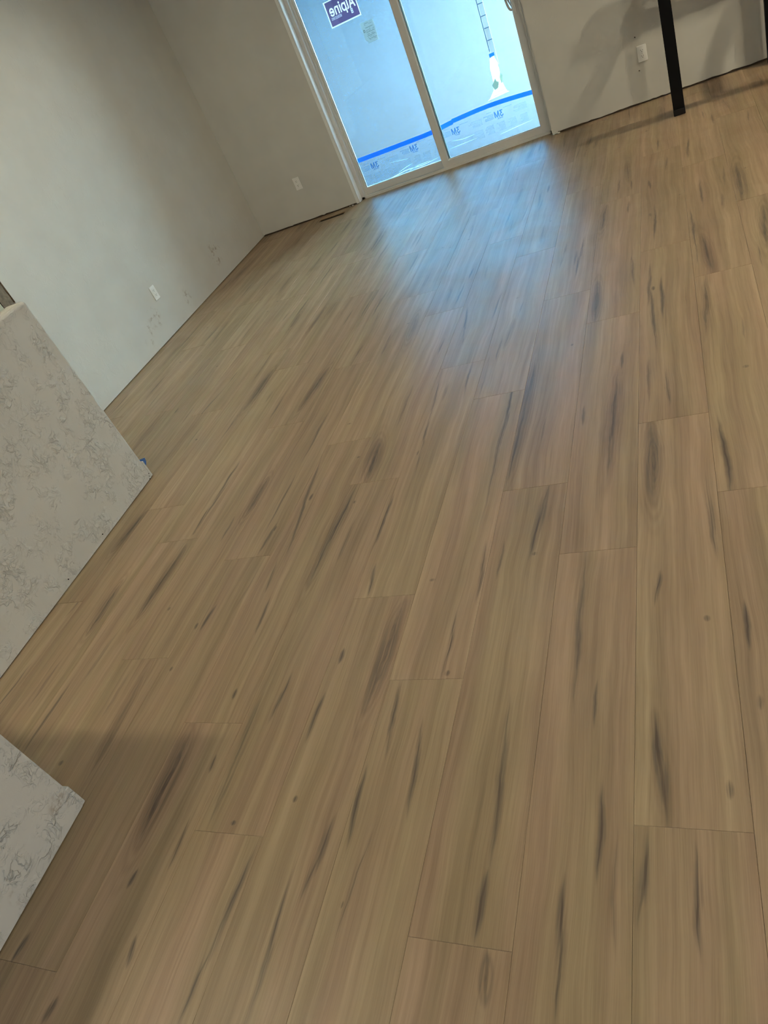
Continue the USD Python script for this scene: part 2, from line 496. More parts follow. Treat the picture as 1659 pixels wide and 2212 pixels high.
# left wall with its rough unfinished end at the stair opening
wlft = thing('wall_left', 'long beige textured wall on the left with brown scuffs near the floor', kind='structure')
ye = -3.2
edge = [(ye, 0.006)]
z = 0.1
rl = random.Random(9)
while z < CEIL:
    edge.append((ye + rl.uniform(-0.003, 0.004), z)); z += rl.uniform(0.03, 0.09)
edge.append((ye, CEIL))
poly = Polygon([(TH, 0.006)] + [(TH, CEIL)] + edge[::-1])
obj('drywall', extrude_x(poly, -0.014, 0.0), 'wall_left', wlft)
obj('framing', bx(-0.11, -0.0145, ye + 0.02, TH, 0, CEIL), 'sill_plate', wlft)
# torn paper edge, bare gypsum end, loose plastic
obj('torn_paper', cat_(*[bx(-0.004, 0.0015, ye - 0.006 - rl.uniform(0, 0.003), ye + 0.0005, zz, zz + 0.035) for zz in np.arange(0.9, 1.5, 0.033)]), 'kraft', wlft)
endp = []
gy = np.linspace(-0.11, -0.004, 8); gz = np.linspace(0.0, CEIL, 60)
obj('rough_end', bx(-0.11, -0.004, ye - 0.004, ye + 0.019, 0.0, CEIL), 'gypsum', wlft)

# plastic hanging in the stair opening behind the half wall
nu, nv = 40, 30
U, Vv = np.meshgrid(np.linspace(0, 1, nu), np.linspace(0, 1, nv), indexing='ij')
X = -0.10 - 0.0 * U
Y = ye - 0.01 - 1.2 * U
Z = 0.4 + 1.4 * Vv
P = np.stack([X, Y, Z], -1)
fold = np.sin(U * 150 + 3 * meshkit.noise(P * [1, 9, 3], 4)) * 0.012 + 0.03 * (meshkit.noise(P * [1, 14, 2.5], 5) - 0.5)
P[..., 0] += fold - 0.03
idx = np.arange(nu * nv).reshape(nu, nv)
Fq = np.stack([idx[:-1, :-1], idx[1:, :-1], idx[1:, 1:], idx[:-1, 1:]], -1).reshape(-1, 4)
g_ = G()
M['hang'] = g_.make('hanging_plastic', g_.add('principled_bsdf', 'BSDF', base_color=(0.74, 0.86, 0.80), roughness=0.3))
obj('hanging_plastic', (P.reshape(-1, 3), Fq), 'hang', None, smooth=True, label='pale green wrinkled plastic hanging in the opening above the half wall', cat='plastic sheet')

# other walls, ceiling (behind the camera or out of frame)
struct = dict(kind='structure')
obj('wall_stair', bx(-1.5, -1.4, YR, 0.0, 0, CEIL), 'wall_bare', label='far wall of the stairwell beyond the half wall', **struct)
RW0, RW1 = RIGHT_WIN[1] - 0.75, RIGHT_WIN[1] + 0.75
obj('wall_right', cat_(bx(XR, XR + 0.1, YR, RW0, 0, CEIL), bx(XR, XR + 0.1, RW1, 0, 0, CEIL), bx(XR, XR + 0.1, RW0, RW1, 0, 0.6), bx(XR, XR + 0.1, RW0, RW1, 2.3, CEIL)), 'wall_bare', label='right-hand wall of the room', **struct)
obj('wall_rear', cat_(bx(-1.5, REAR_WIN[0] - 0.8, YR - 0.1, YR, 0, CEIL), bx(REAR_WIN[0] + 0.8, XR + 0.1, YR - 0.1, YR, 0, CEIL), bx(REAR_WIN[0] - 0.8, REAR_WIN[0] + 0.8, YR - 0.1, YR, 0, 0.8), bx(REAR_WIN[0] - 0.8, REAR_WIN[0] + 0.8, YR - 0.1, YR, 2.2, CEIL)), 'wall_bare', label='wall behind the camera', **struct)
obj('wall_closing', bx(-1.5, -0.11, 0.0, 0.1, 0, CEIL), 'wall_bare', label='end wall of the stairwell', **struct)
obj('ceiling', bx(-1.5, XR + 0.1, YR - 0.1, TH, CEIL, CEIL + 0.1), 'ceiling', label='flat white ceiling', **struct)


def win(name, c, w, h, axis, label):
    t = thing(name, label, kind='structure')
    f = 0.05
    if axis == 'y':
        x0, x1, z0, z1 = c[0] - w / 2, c[0] + w / 2, c[2] - h / 2, c[2] + h / 2
        y = c[1] - 0.09
        fr = cat_(bx(x0, x0 + f, y, y + .05, z0, z1), bx(x1 - f, x1, y, y + .05, z0, z1), bx(x0 + f, x1 - f, y, y + .05, z0, z0 + f), bx(x0 + f, x1 - f, y, y + .05, z1 - f, z1))
        pn = bx(x0 + f, x1 - f, y + .02, y + .024, z0 + f, z1 - f)
    else:
        y0, y1, z0, z1 = c[1] - w / 2, c[1] + w / 2, c[2] - h / 2, c[2] + h / 2
        x = c[0] + 0.09
        fr = cat_(bx(x, x + .05, y0, y0 + f, z0, z1), bx(x, x + .05, y1 - f, y1, z0, z1), bx(x, x + .05, y0 + f, y1 - f, z0, z0 + f), bx(x, x + .05, y0 + f, y1 - f, z1 - f, z1))
        pn = bx(x + .02, x + .024, y0 + f, y1 - f, z0 + f, z1 - f)
    obj('window_frame', fr, 'vinyl', t)
    obj('pane', pn, 'glass', t)


obj('window_blind', bx(REAR_WIN[0] - 0.8, REAR_WIN[0] + 0.8, YR - 0.095, YR - 0.09, 0.8, 2.2), 'outlet', None, label='closed white blind of the window behind the camera', cat='blind')
obj('window_blind', bx(XR + 0.09, XR + 0.095, RW0, RW1, 0.6, 2.3), 'outlet', None, label='closed white blind of the window at the right behind the camera', cat='blind')
win('window_2', RIGHT_WIN, 1.5, 1.7, 'x', 'window in the right-hand wall')
win('window_1', REAR_WIN, 1.6, 1.4, 'y', 'window behind the camera')

# half walls of the stairwell
HX, HY = 1.079, -4.120
NX, NY = 1.961, -5.981
hw = thing('half_wall', 'tall beige half wall with a rounded top standing left of the room', kind='structure')
obj('plaster', rounded(HX - 0.125, HX, NY + 0.02, HY, 0.004, 1.085, 0.018), 'half', hw, smooth=35)
obj('bead_foot', cham(HX - 0.12, HX + 0.001, HY - 0.012, HY + 0.008, 0.004, 0.105, 0.004), 'half', hw)
obj('nail_hole', cat_(*[cyl(0.0022, 0.004, 'x', (HX, HY - 0.014 - 0.008 * i, 0.03 - 0.012 * i)) for i in range(3)] + [cyl(0.003, 0.004, 'x', (HX, yy, 0.03)) for yy in (-4.62, -4.93)]), 'dark', hw)
hn = thing('low_wall', 'near white half wall at the lower left corner with a chipped foot', kind='structure')
L = m3.CrossSection([[(1.10, NY), (NX, NY), (NX, -9.4), (NX - 0.125, -9.4), (NX - 0.125, NY - 0.125), (1.10, NY - 0.125)]])
near = rounded(NX - 0.125, NX, -9.45, NY, 0.004, 1.07, 0.015) + rounded(0.96, NX, NY - 0.125, NY, 0.004, 1.07, 0.015)
obj('plaster', near, 'half', hn, smooth=35)
obj('bead_foot', cham(NX - 0.12, NX + 0.001, NY - 0.012, NY + 0.006, 0.004, 0.095, 0.003), 'half', hn)

# ------------------------------------------------------------------ floor: one mesh per plank
ANG = -0.00666
PW, PX0, PL = 0.2402, -0.1629, 1.5375
ca, sa = math.cos(ANG), math.sin(ANG)
room = unary_union([sbox(-0.012, YR, XR + 0.0, 0.012), sbox(DX0 - 0.002, 0.0, DX1 + 0.002, 0.084), sbox(-1.4, YR, 0.0, ye - 0.02)])
register = sbox(0.713, -0.172, 0.985, -0.108)
zone = affinity.affine_transform(room.difference(register), [ca, sa, -sa, ca, 0, 0])   # to the plank frame
PHASE = {14: -6.21, 16: -5.919, 13: -5.515, 11: -6.021, 10: -5.671, 8: -5.394, 15: -5.035, 12: -5.164, 9: -4.881, 7: -4.707, 17: -4.823, 6: -4.43, 5: -5.05, 18: -5.6, 19: -4.6, 4: -5.7, 3: -4.9, 2: -5.5, 1: -4.83, 0: -5.3, 20: -5.25}

# marks of the grain, from where they lie on the floor: pixel of start, pixel of end, kind
# p = dark figure with a knot, c = thin crack, k = knot
MARKS = [l.split() for l in '''1416,1539 1442,1780 p 24
1398,1788 1381,1997 p 22
1101,1515 1060,1860 p 13
1055,1880 1021,2031 p 14
1045,2051 1052,2178 p 24
1221,1900 1201,2202 p 18
1265,1195 1238,1540 p 15
987,1324 952,1466 c 5
871,1300 790,1532 p 24
864,1477 833,1629 c 5
567,1502 450,1780 p 13
419,1566 300,1820 p 28
411,1768 364,1874 c 5
799,1806 727,2017 c 5
790,1658 748,1827 c 5
550,1836 385,2207 p 12
723,1764 655,1933 p 12
1408,917 1413,1083 p 28
1525,607 1523,727 p 14
1403,615 1418,751 c 5
1335,805 1311,1024 p 16
1157,780 1096,1039 p 14
1118,797 1050,1088 c 6
1184,1051 1143,1200 p 14
957,795 899,1015 c 6
1050,1175 1030,1297 c 5
1552,905 1581,1058 p 10
1525,1029 1547,1210 c 5
1440,795 1445,873 c 4
1291,610 1286,693 p 14
1608,1300 1616,1400 c 5
1425,1234 1416,1307 c 4
820,951 795,1037 p 24
771,1049 665,1264 p 16
699,974 622,1190 c 6
599,1131 560,1194 c 5
579,1033 532,1111 p 14
520,994 462,1084 c 6
450,1100 415,1155 c 5
399,1182 301,1327 p 14
599,1209 575,1276 c 5
481,1307 418,1362 c 5
814,1221 795,1288 c 5
849,1072 806,1182 c 5
708,798 646,884 p 11
626,833 583,904 c 6
587,802 532,880 p 11
485,837 418,915 c 7
1312,442 1299,496 p 12
1415,442 1413,516 c 7
1511,384 1519,448 c 8
1516,509 1541,583 p 14
1592,354 1605,442 p 22
1649,448 1656,533 p 18
1405,573 1400,657 c 6
1487,300 1486,341 c 8
1428,600 1433,684 c 5
1262,516 1241,603 c 6
1398,391 1407,408 c 7
1491,455 1508,566 c 5
301,1878 271,1918 c 5
296,2022 273,2090 c 5
124,2154 90,2212 p 12
63,2015 23,2080 p 10
320,1106 241,1188 p 11
260,1261 190,1367 p 13
174,1293 141,1334 c 6
966,1449 966,1459 k 10
1642,1505 1642,1530 k 14
1577,1690 1577,1722 k 16
1528,1330 1528,1341 k 8
461,1635 458,1665 k 16
738,1405 735,1430 k 16
508,1490 505,1508 k 12
639,1720 638,1732 k 8
504,1773 503,1782 k 6
740,1948 738,1961 k 12
299,1872 297,1882 k 8
1089,916 1088,927 k 9
904,974 903,982 k 7
1511,948 1511,970 k 12
1455,1094 1455,1106 k 9
675,1068 673,1079 k 9
597,1137 595,1146 k 9
420,1146 418,1155 k 9
426,1347 423,1358 k 9
384,883 381,891 k 9
1405,461 1405,467 k 12
1412,619 1412,626 k 9
630,1455 580,1560 c 4
912,1560 880,1760 c 4
1300,1700 1290,1900 c 4
1500,1830 1512,2060 c 4
1010,660 1000,740 c 5
700,1500 660,1600 c 4'''.split('\n')]


def floor_pt(px, py):
    d = fwd + r2 * (px - 829.5) / FPX - u2 * (py - 1106) / FPX
    t = -EYE[2] / d[2]
    q = EYE + t * d
    return ca * q[0] + sa * q[1], -sa * q[0] + ca * q[1]


def plank_of(x, y):
    k = math.floor((x - PX0) / PW)
    ph = phase(k)
    return k, math.floor((y - ph) / PL)


def phase(k):
    if k not in PHASE:
        PHASE[k] = -6 + random.Random(k * 13 + 5).random() * PL
    return PHASE[k]


marks = {}
for a_, b_, kind, wpx in MARKS:
    A = floor_pt(*map(float, a_.split(','))); B = floor_pt(*map(float, b_.split(',')))
    mx, my = (A[0] + B[0]) / 2, (A[1] + B[1]) / 2
    key = plank_of(mx, my)
    # pixel width -> metres across the grain
    wm = abs(floor_pt(*[float(v) + dd for v, dd in zip(a_.split(','), (float(wpx), 0))])[0] - A[0])
    hl = max(abs(A[1] - B[1]) / 2, 0.006)
    sl = 0.0 if kind == 'k' else max(-0.12, min(0.12, (A[0] - B[0]) / (A[1] - B[1]) if abs(A[1] - B[1]) > 1e-6 else 0))
    hw_ = {'p': max(0.012, wm * 0.66), 'c': 0.0088, 'k': 0.0080}[kind]
    st = {'p': 0.86, 'c': 0.88, 'k': 0.85}[kind]
    marks.setdefault(key, []).append((mx, my, hl * (1.25 if kind != 'k' else 1.6), hw_, sl, st))

fl = thing('floor', 'tan oak-look plank floor with dark knots and cracks running to the sliding door', kind='structure')
UsdGeom.Xformable(fl).AddRotateZOp().Set(math.degrees(ANG))
PT = 0.008
for k in range(math.floor((-1.45 - PX0) / PW), math.ceil((XR + 0.1 - PX0) / PW)):
    ph = phase(k)
    for j in range(math.floor((YR - 0.2 - ph) / PL), math.ceil((0.2 - ph) / PL)):
        x0, x1, y0, y1 = PX0 + k * PW, PX0 + (k + 1) * PW, ph + j * PL, ph + (j + 1) * PL
        gp = 0.00018
        cell = sbox(x0 + gp, y0 + gp, x1 - gp, y1 - gp)
        part = cell.intersection(zone)
        if part.is_empty or part.area < 0.002:
            continue
        cx, cy = (x0 + x1) / 2, (y0 + y1) / 2
        lift = random.Random(k * 100 + j).uniform(0, 0.0003)
        if part.area > cell.area * 0.9999:
            c, ce = 0.0005, 0.0011
            w, l = PW / 2 - gp, PL / 2 - gp
            lo = [(-w, -l), (w, -l), (w, l), (-w, l)]
            up_ = [(-w + c, -l + ce), (w - c, -l + ce), (w - c, l - ce), (-w + c, l - ce)]
            V = [(px, py, -PT) for px, py in lo] + [(px, py, -0.0007) for px, py in lo] + [(px, py, lift) for px, py in up_]
            F = []
            for q in range(4):
                n_ = (q + 1) % 4
                F += [(q, n_, 4 + n_), (q, 4 + n_, 4 + q), (4 + q, 4 + n_, 8 + n_), (4 + q, 8 + n_, 8 + q)]
            F += [(8, 9, 10), (8, 10, 11)]
            mesh = trimesh.Trimesh(V, F, process=False)
        else:
            geoms = getattr(part, 'geoms', [part])
            ms = []
            for ge in geoms:
                if ge.area < 1e-4:
                    continue
                e = trimesh.creation.extrude_polygon(affinity.translate(ge, -cx, -cy), PT, engine='earcut')
                e.apply_translation([0, 0, -PT]); ms.append(e)
            mesh = trimesh.util.concatenate(ms)
        pr = obj('plank', mesh, 'plank', fl, loc=(cx, cy, 0))
        rr = random.Random(k * 1000 + j * 17 + 3)
        pv = UsdGeom.PrimvarsAPI(pr)

        def cpv(nm, v):
            pv.CreatePrimvar(nm, T.Vector3fArray if False else T.Float3Array, UsdGeom.Tokens.constant).Set(Vt.Vec3fArray([Gf.Vec3f(*map(float, v))]))
        cpv('plank_seed', (rr.uniform(0, 60), rr.uniform(0, 60), rr.random()))
        ml = [(a0 - cx, b0 - cy, c0, d0, e0, f0) for a0, b0, c0, d0, e0, f0 in marks.get((k, j), [])][:NF]
        seen = cx > 0 and -6.6 < cy
        extra = 2 if ml else 5
        while len(ml) < NF and extra > 0:
            extra -= 1
            q = rr.random()
            if q < 0.3 and not marks.get((k, j)):
                ml.append((rr.uniform(-.07, .07), rr.uniform(-.6, .6), rr.uniform(.12, .28), rr.uniform(.012, .022), rr.uniform(-.06, .06), rr.uniform(.35, .65)))
            elif q < 0.7:
                ml.append((rr.uniform(-.1, .1), rr.uniform(-.65, .65), rr.uniform(.08, .25), rr.uniform(.005, .009), rr.uniform(-.05, .05), rr.uniform(.4, .8)))
            else:
                ml.append((rr.uniform(-.1, .1), rr.uniform(-.65, .65), rr.uniform(.008, .016), rr.uniform(.008, .012), 0, rr.uniform(.5, .8)))
        while len(ml) < NF:
            ml.append((5, 5, .01, .001, 0, 0))
        for i, q in enumerate(ml):
            cpv(f'mark_a{i}', q[:3]); cpv(f'mark_b{i}', q[3:])
obj('subfloor', bx(-1.4, XR, YR, TH, -0.05, -0.0085), 'dark', fl) if False else None
sub = cat_(bx(-1.4, XR, YR, -0.30, -0.06, -0.009), bx(-1.4, 0.60, -0.30, 0.10, -0.06, -0.009), bx(1.10, XR, -0.30, 0.10, -0.06, -0.009))
obj('subfloor', sub, 'sill_plate', fl)
fr = register.bounds
obj('duct_boot', cat_(bx(0.62, 1.08, -0.29, 0.08, -0.30, -0.29), bx(0.60, 0.62, -0.3, 0.09, -0.3, -0.0095), bx(1.08, 1.10, -0.3, 0.09, -0.3, -0.0095), bx(0.62, 1.08, 0.08, 0.09, -0.3, -0.0095), bx(0.62, 1.08, -0.3, -0.29, -0.3, -0.0095)), 'duct', fl)

# ------------------------------------------------------------------ sliding door
FX, FX0, FZ, FZ0, FYO = 1.0087, -0.0341, 1.0087, -0.0135, 0.048


def fit(m):
    """sets a door piece, drawn on nominal sizes, into its rough opening"""
    if isinstance(m, tuple):
        v = m[0]
        return np.c_[v[:, 0] * FX + FX0, v[:, 1] + FYO, v[:, 2] * FZ + FZ0], m[1]
    m = m.copy(); v = m.vertices
    m.vertices = np.c_[v[:, 0] * FX + FX0, v[:, 1] + FYO, v[:, 2] * FZ + FZ0]
    return m


def dobj(name, mesh, mat, parent=None, smooth=False, **kw):
    return obj(name, fit(mesh), mat, parent, smooth, **kw)


d1 = thing('door_1', 'white vinyl sliding glass door in the back wall covered with plastic outside', kind='structure')
FY = 0.035
TD = TH - FYO
dobj('side_jamb', cat_(cham(1.128, 1.172, FY, TD, 0.0, DTOP, 0.002), cham(1.168, 1.186, FY + 0.03, TD, 0.02, DTOP, 0.002)), 'vinyl', d1)
dobj('side_jamb', cat_(cham(2.945, 2.975, FY, TD, 0.0, DTOP, 0.002), cham(2.932, 2.947, FY + 0.006, TD, 0.03, DTOP, 0.002)), 'vinyl', d1)
dobj('head_jamb', cham(1.128, 2.975, FY, TD, DTOP - 0.045, DTOP, 0.002), 'vinyl', d1)
dobj('sill', cat_(cham(1.128, 2.975, FY, 0.06, 0.0, 0.036, 0.002), cham(1.128, 2.975, 0.058, TD + 0.02, 0.0, 0.024, 0.001)), 'vinyl', d1)
dobj('track', bx(1.172, 2.94, 0.066, 0.070, 0.023, 0.036), 'screw', d1)
# fixed panel (outer)
fp = dobj('fixed_panel', cat_(cham(1.184, 2.00, 0.085, 0.12, 0.026, 0.094, 0.003), cham(1.184, 1.205, 0.085, 0.12, 0.09, DTOP - .04, 0.003), cham(1.965, 2.03, 0.085, 0.12, 0.09, DTOP - .04, 0.003), cham(1.184, 2.03, 0.085, 0.12, DTOP - .1, DTOP - .04, 0.003)), 'vinyl', d1)
dobj('glass_pane', bx(1.203, 1.967, 0.100, 0.104, 0.092, DTOP - .1), 'glass', fp)
dobj('gasket', cat_(bx(1.2045, 1.2075, 0.094, 0.099, 0.094, DTOP - .1),), 'gasket', fp)
# sliding panel (inner)
S0, S1 = 1.980, 2.938
sp = dobj('sliding_panel', cat_(cham(S0, 2.040, 0.042, 0.082, 0.030, DTOP - .04, 0.003), cham(2.876, S1, 0.042, 0.082, 0.030, DTOP - .04, 0.003), cham(2.03, 2.88, 0.042, 0.082, 0.030, 0.088, 0.003), cham(2.03, 2.88, 0.042, 0.082, DTOP - .1, DTOP - .04, 0.003)), 'vinyl', d1)
dobj('glass_pane', bx(2.04, 2.876, 0.066, 0.070, 0.088, DTOP - .1), 'glass', sp)
dobj('glazing_bead', cat_(cham(2.040, 2.046, 0.054, 0.064, 0.088, DTOP - .1, 0.001), cham(2.046, 2.876, 0.054, 0.064, 0.0885, 0.0935, 0.001)), 'vinyl', sp)
dobj('gasket', bx(2.0455, 2.049, 0.060, 0.0645, 0.093, DTOP - .1), 'gasket', sp)
dobj('spacer_bar', cat_(bx(2.041, 2.058, 0.0725, 0.079, 0.09, DTOP - .1),), 'spacer', sp)
# pull handle
ap = np.linspace(0, math.pi, 21)
hp = np.stack([2.888 - 0.040 * np.sin(ap) ** 0.55, 0.042 - 0.030 * np.sin(ap) ** 0.6, 1.115 - 0.150 * np.cos(ap)], -1)
hd = tube(hp, 0.0085, 10)
pl = cham(2.884, 2.912, 0.030, 0.0425, 0.93, 1.30, 0.004)
dobj('handle', cat_(hd, pl), 'vinyl', sp, smooth=40, label='white curved pull handle')

# ------------------------------------------------------------------ plastic sheeting and masking film outside the glass
def sheet(x0, x1, z0, z1, y, amp, seed, nx, nz, freq=(6, 1, 2.2)):
    U, W = np.meshgrid(np.linspace(x0, x1, nx), np.linspace(z0, z1, nz), indexing='ij')
    P = np.stack([U, np.zeros_like(U), W], -1)
    n1 = meshkit.fbm(P * np.array(freq), 4, seed) - 0.5
    crease = np.abs(meshkit.noise(P * np.array([9, 1, 4]) + 3, seed + 7) - 0.5)
    P[..., 1] = y + amp * n1 - 0.25 * amp * np.exp(-(crease / 0.03) ** 2)
    idx = np.arange(nx * nz).reshape(nx, nz)
    F = np.stack([idx[:-1, :-1], idx[1:, :-1], idx[1:, 1:], idx[:-1, 1:]], -1).reshape(-1, 4)
    return P.reshape(-1, 3), F


def join(*parts):
    vs, fs, o = [], [], 0
    for v, f in parts:
        vs.append(v); fs.append(f + o); o += len(v)
    return np.vstack(vs), np.vstack(fs)


SL0, SL1, SLZ = 2.600, 2.636, 0.62
dobj('plastic_sheet', join(sheet(1.10, SL0, 0.0, 2.10, 0.186, 0.03, 1, 90, 110), sheet(SL0, SL1, 0.0, SLZ, 0.186, 0.03, 1, 6, 40), sheet(SL1, 3.0, 0.0, 2.10, 0.186, 0.03, 1, 30, 110)), 'sheet', None, smooth=True,
    label='milky plastic sheeting hung outside the sliding door glass', cat='plastic sheet')

mf = thing('masking_film', 'clear printed masking film below the blue tape at the foot of the glass door', 'masking film')
dobj('film', sheet(1.10, 2.98, 0.012, 0.345, 0.152, 0.008, 21, 120, 40, (9, 1, 16)), 'film', mf, smooth=True)


def dash_lines(x_right, ztop, w, rows, pitch, h, rs):
    """small print too far away to read: rows of short dashes"""
    ms = []
    for i in range(rows):
        x = x_right
        end = x_right - w * rs.uniform(0.6, 1.0)
        while x > end:
            l = rs.uniform(0.006, 0.016)
            ms.append(bx(x - l, x, 0.1412, 0.1418, ztop - i * pitch - h, ztop - i * pitch)); x -= l + 0.003
    return cat_(*ms)


rs = random.Random(5)
for i, (lx, lz) in enumerate([(1.300, 0.268), (1.709, 0.288), (2.119, 0.299), (2.515, 0.305)]):
    lw = 0.076
    big = mirrored_text('3M', 0.047, lx + lw, 0.142, lz - 0.047, bold=True)
    s_ = lw / (big.bounds[1][0] - big.bounds[0][0])
    v = big.vertices; big.vertices = np.c_[lx + lw - (big.bounds[1][0] - v[:, 0]) * s_, v[:, 1], v[:, 2]]
    dobj('logo', big, 'print_blue', mf)
    dobj('small_print', dash_lines(lx + 0.066, lz - 0.053, 0.06, 2, 0.006, 0.003, rs), 'print_blue', mf, kind='stuff')
    dobj('small_print', dash_lines(lx - 0.012, lz - 0.010, 0.085, 4, 0.011, 0.0055, rs), 'print_pale', mf, kind='stuff')
    dobj('small_print', cat_(dash_lines(lx - 0.02, lz + 0.012, 0.07, 1, 0.01, 0.004, rs), dash_lines(lx + 0.16, lz + 0.012, 0.11, 1, 0.01, 0.004, rs)), 'print_pale', mf, kind='stuff')
    dobj('text_block', cat_(dash_lines(lx + 0.28, lz - 0.005, 0.12, 6, 0.009, 0.006, rs), *[dash_lines(lx - 0.03 + 0.10 * c_, lz - 0.09, 0.075, 7, 0.010, 0.007, rs) for c_ in range(4)]), 'print_faint', mf, kind='stuff')

M['crease'] = thin_mat('plastic_crease', (0.80, 0.92, 1.0), 0.5)


def crease(pts, w):
    pts = np.array(pts)
    xs = np.linspace(0, len(pts) - 1, 16)
    cx_, cz_ = np.interp(xs, range(len(pts)), pts[:, 0]), np.interp(xs, range(len(pts)), pts[:, 1])
    t_ = np.gradient(np.c_[cx_, cz_], axis=0); t_ /= np.linalg.norm(t_, axis=1)[:, None]
    hw2 = w * np.sin(np.linspace(0.12, math.pi - 0.12, 16))
    a_, b_ = np.c_[cx_ - t_[:, 1] * hw2, cz_ + t_[:, 0] * hw2], np.c_[cx_ + t_[:, 1] * hw2, cz_ - t_[:, 0] * hw2]
    return extrude_y(Polygon(np.vstack([a_, b_[::-1]])).buffer(0), 0.1405, 0.1409)


for pts_, w_ in (([(1.314, .069), (1.468, .090), (1.62, .109), (1.781, .099), (1.948, .118)], .004), ([(1.535, .111), (1.621, .134), (1.69, .145)], .003),
                 ([(1.638, .095), (1.739, .113), (1.856, .115)], .003), ([(1.473, .218), (1.602, .203), (1.666, .195)], .0015),
                 ([(2.091, .206), (2.195, .190), (2.305, .193)], .0025), ([(2.049, .150), (2.183, .154), (2.315, .158)], .002), ([(2.516, .120), (2.644, .131), (2.811, .143)], .003)):
    dobj('crease', crease(pts_, w_), 'crease', mf)


# blue tape
def ribbon(pts, h, y0, th=0.0006):
    pts = np.array(pts)
    xs = np.linspace(pts[0, 0], pts[-1, 0], 24)
    zs = np.interp(xs, pts[:, 0], pts[:, 1])
    zs = np.convolve(np.pad(zs, 2, 'edge'), np.ones(5) / 5, 'valid')
    poly = Polygon([(x, z + h / 2) for x, z in zip(xs, zs)] + [(x, z - h / 2) for x, z in zip(xs[::-1], zs[::-1])])
    return extrude_y(poly, y0 - th, y0)


dobj('painters_tape', ribbon([(1.10, 0.329), (1.55, 0.327), (1.963, 0.328), (2.152, 0.354)], 0.0375, 0.1425), 'blue_tape', None, label='straight strip of blue tape across the left glass panel', cat='tape')
dobj('painters_tape', ribbon([(2.150, 0.356), (2.26, 0.362), (2.40, 0.368), (2.556, 0.367), (2.70, 0.359), (2.86, 0.346), (2.98, 0.338)], 0.0350, 0.1415), 'blue_tape', None, label='bowed strip of blue tape across the right glass panel', cat='tape')

# what shows in the slit of the sheeting
wbd = dobj('white_board', bx(2.597, 2.642, 0.240, 0.246, 0.62, 2.08), 'stucco', None, label='narrow pale board standing outside seen through the slit in the sheeting', cat='board')
ld = thing('ladder', 'thin dark ladder-like strip with rungs in the slit of the sheeting', 'ladder')
rail = tube([(2.600 + 0.0, 0.222, 0.735), (2.600, 0.222, 1.4), (2.600, 0.222, 2.1)], 0.0048, 8)
dobj('rail', rail, 'ladder', ld)
for i in range(13):
    zc = 0.815 + i * 0.088
    dobj('rung', tube([(2.600, 0.222, zc), (2.62, 0.222, zc), (2.645, 0.222, zc)], 0.0042, 8), 'ladder', ld)
dobj('tape_scrap', extrude_y(Polygon([(2.597, 0.700), (2.640, 0.704), (2.641, 0.728), (2.598, 0.727)]), 0.1640, 0.1650), 'blue_tape', None, label='small bright blue tape scrap crossing the slit in the sheeting', cat='tape')

# pleated white cloth below the slit
nz_ = 90
zz = np.linspace(0.405, 0.70, nz_)
half = np.interp(zz, [0.405, 0.42, 0.47, 0.53, 0.60, 0.64, 0.655, 0.70], [0.095, 0.075, 0.045, 0.036, 0.036, 0.036, 0.030, 0.019])
mid = np.interp(zz, [0.405, 0.47, 0.60, 0.70], [2.585, 2.606, 2.612, 2.614])
xs = np.linspace(-1, 1, 14)
ph_ = np.cumsum(np.interp(zz, [0.405, 0.55, 0.62, 0.70], [1.15, 0.95, 0.45, 0.2]))
Pc = np.zeros((nz_, len(xs), 3))
Pc[..., 0] = mid[:, None] + half[:, None] * xs[None]
Pc[..., 2] = zz[:, None] + 0.010 * xs[None] * 0.6
Pc[..., 1] = 0.163 + 0.006 * np.sin(ph_)[:, None] + 0.003 * meshkit.noise(Pc * [20, 1, 60], 3)
idx = np.arange(nz_ * len(xs)).reshape(nz_, len(xs))
Fc = np.stack([idx[:-1, :-1], idx[:-1, 1:], idx[1:, 1:], idx[1:, :-1]], -1).reshape(-1, 4)
gc = G()
M['pleat'] = gc.make('pleated_white_plastic', gc.add('mix_closure', 'closure', fac=0.62, closure1=gc.add('diffuse_bsdf', 'BSDF', color=(0.86, 0.86, 0.82)), closure2=gc.add('translucent_bsdf', 'BSDF', color=(0.90, 0.90, 0.84))))
dobj('pleated_flap', (Pc.reshape(-1, 3), Fc), 'pleat', None, smooth=True, label='white pleated plastic flap gathered below the slit in the sheeting', cat='plastic sheet')
dobj('masking_tape', extrude_y(Polygon([(2.560, 0.502), (2.600, 0.545), (2.606, 0.52), (2.622, 0.512), (2.604, 0.470), (2.574, 0.462)]), 0.1475, 0.1485), 'green_tape', None, label='grey green masking tape piece left of the pleated flap', cat='tape')
dobj('masking_tape', extrude_y(Polygon([(2.652, 0.575), (2.664, 0.545), (2.650, 0.500), (2.640, 0.492), (2.636, 0.535)]), 0.1475, 0.1485), 'green_tape', None, label='narrow grey green masking tape piece right of the pleated flap', cat='tape')

# stickers on the outside of the fixed pane
st = thing('window_sticker', 'purple window sticker with backwards white lettering on the left pane', 'sticker')
SY = 0.1052
dobj('sticker_border', cat_(bx(1.427, 1.437, SY, SY + 0.0006, 1.359, 1.549), bx(1.699, 1.707, SY, SY + 0.0006, 1.359, 1.549), bx(1.437, 1.699, SY, SY + 0.0006, 1.359, 1.369), bx(1.437, 1.699, SY, SY + 0.0006, 1.541, 1.549)), 'sticker_grey', st)


def word(text, height, x_right, z, width, bold):
    nm = mirrored_text(text, height, x_right, SY + 0.0006, z, 0.0006, bold)
    s_ = width / (nm.bounds[1][0] - nm.bounds[0][0])
    v = nm.vertices
    nm.vertices = np.c_[x_right - (nm.bounds[1][0] - v[:, 0]) * s_, v[:, 1], v[:, 2]]
    return nm


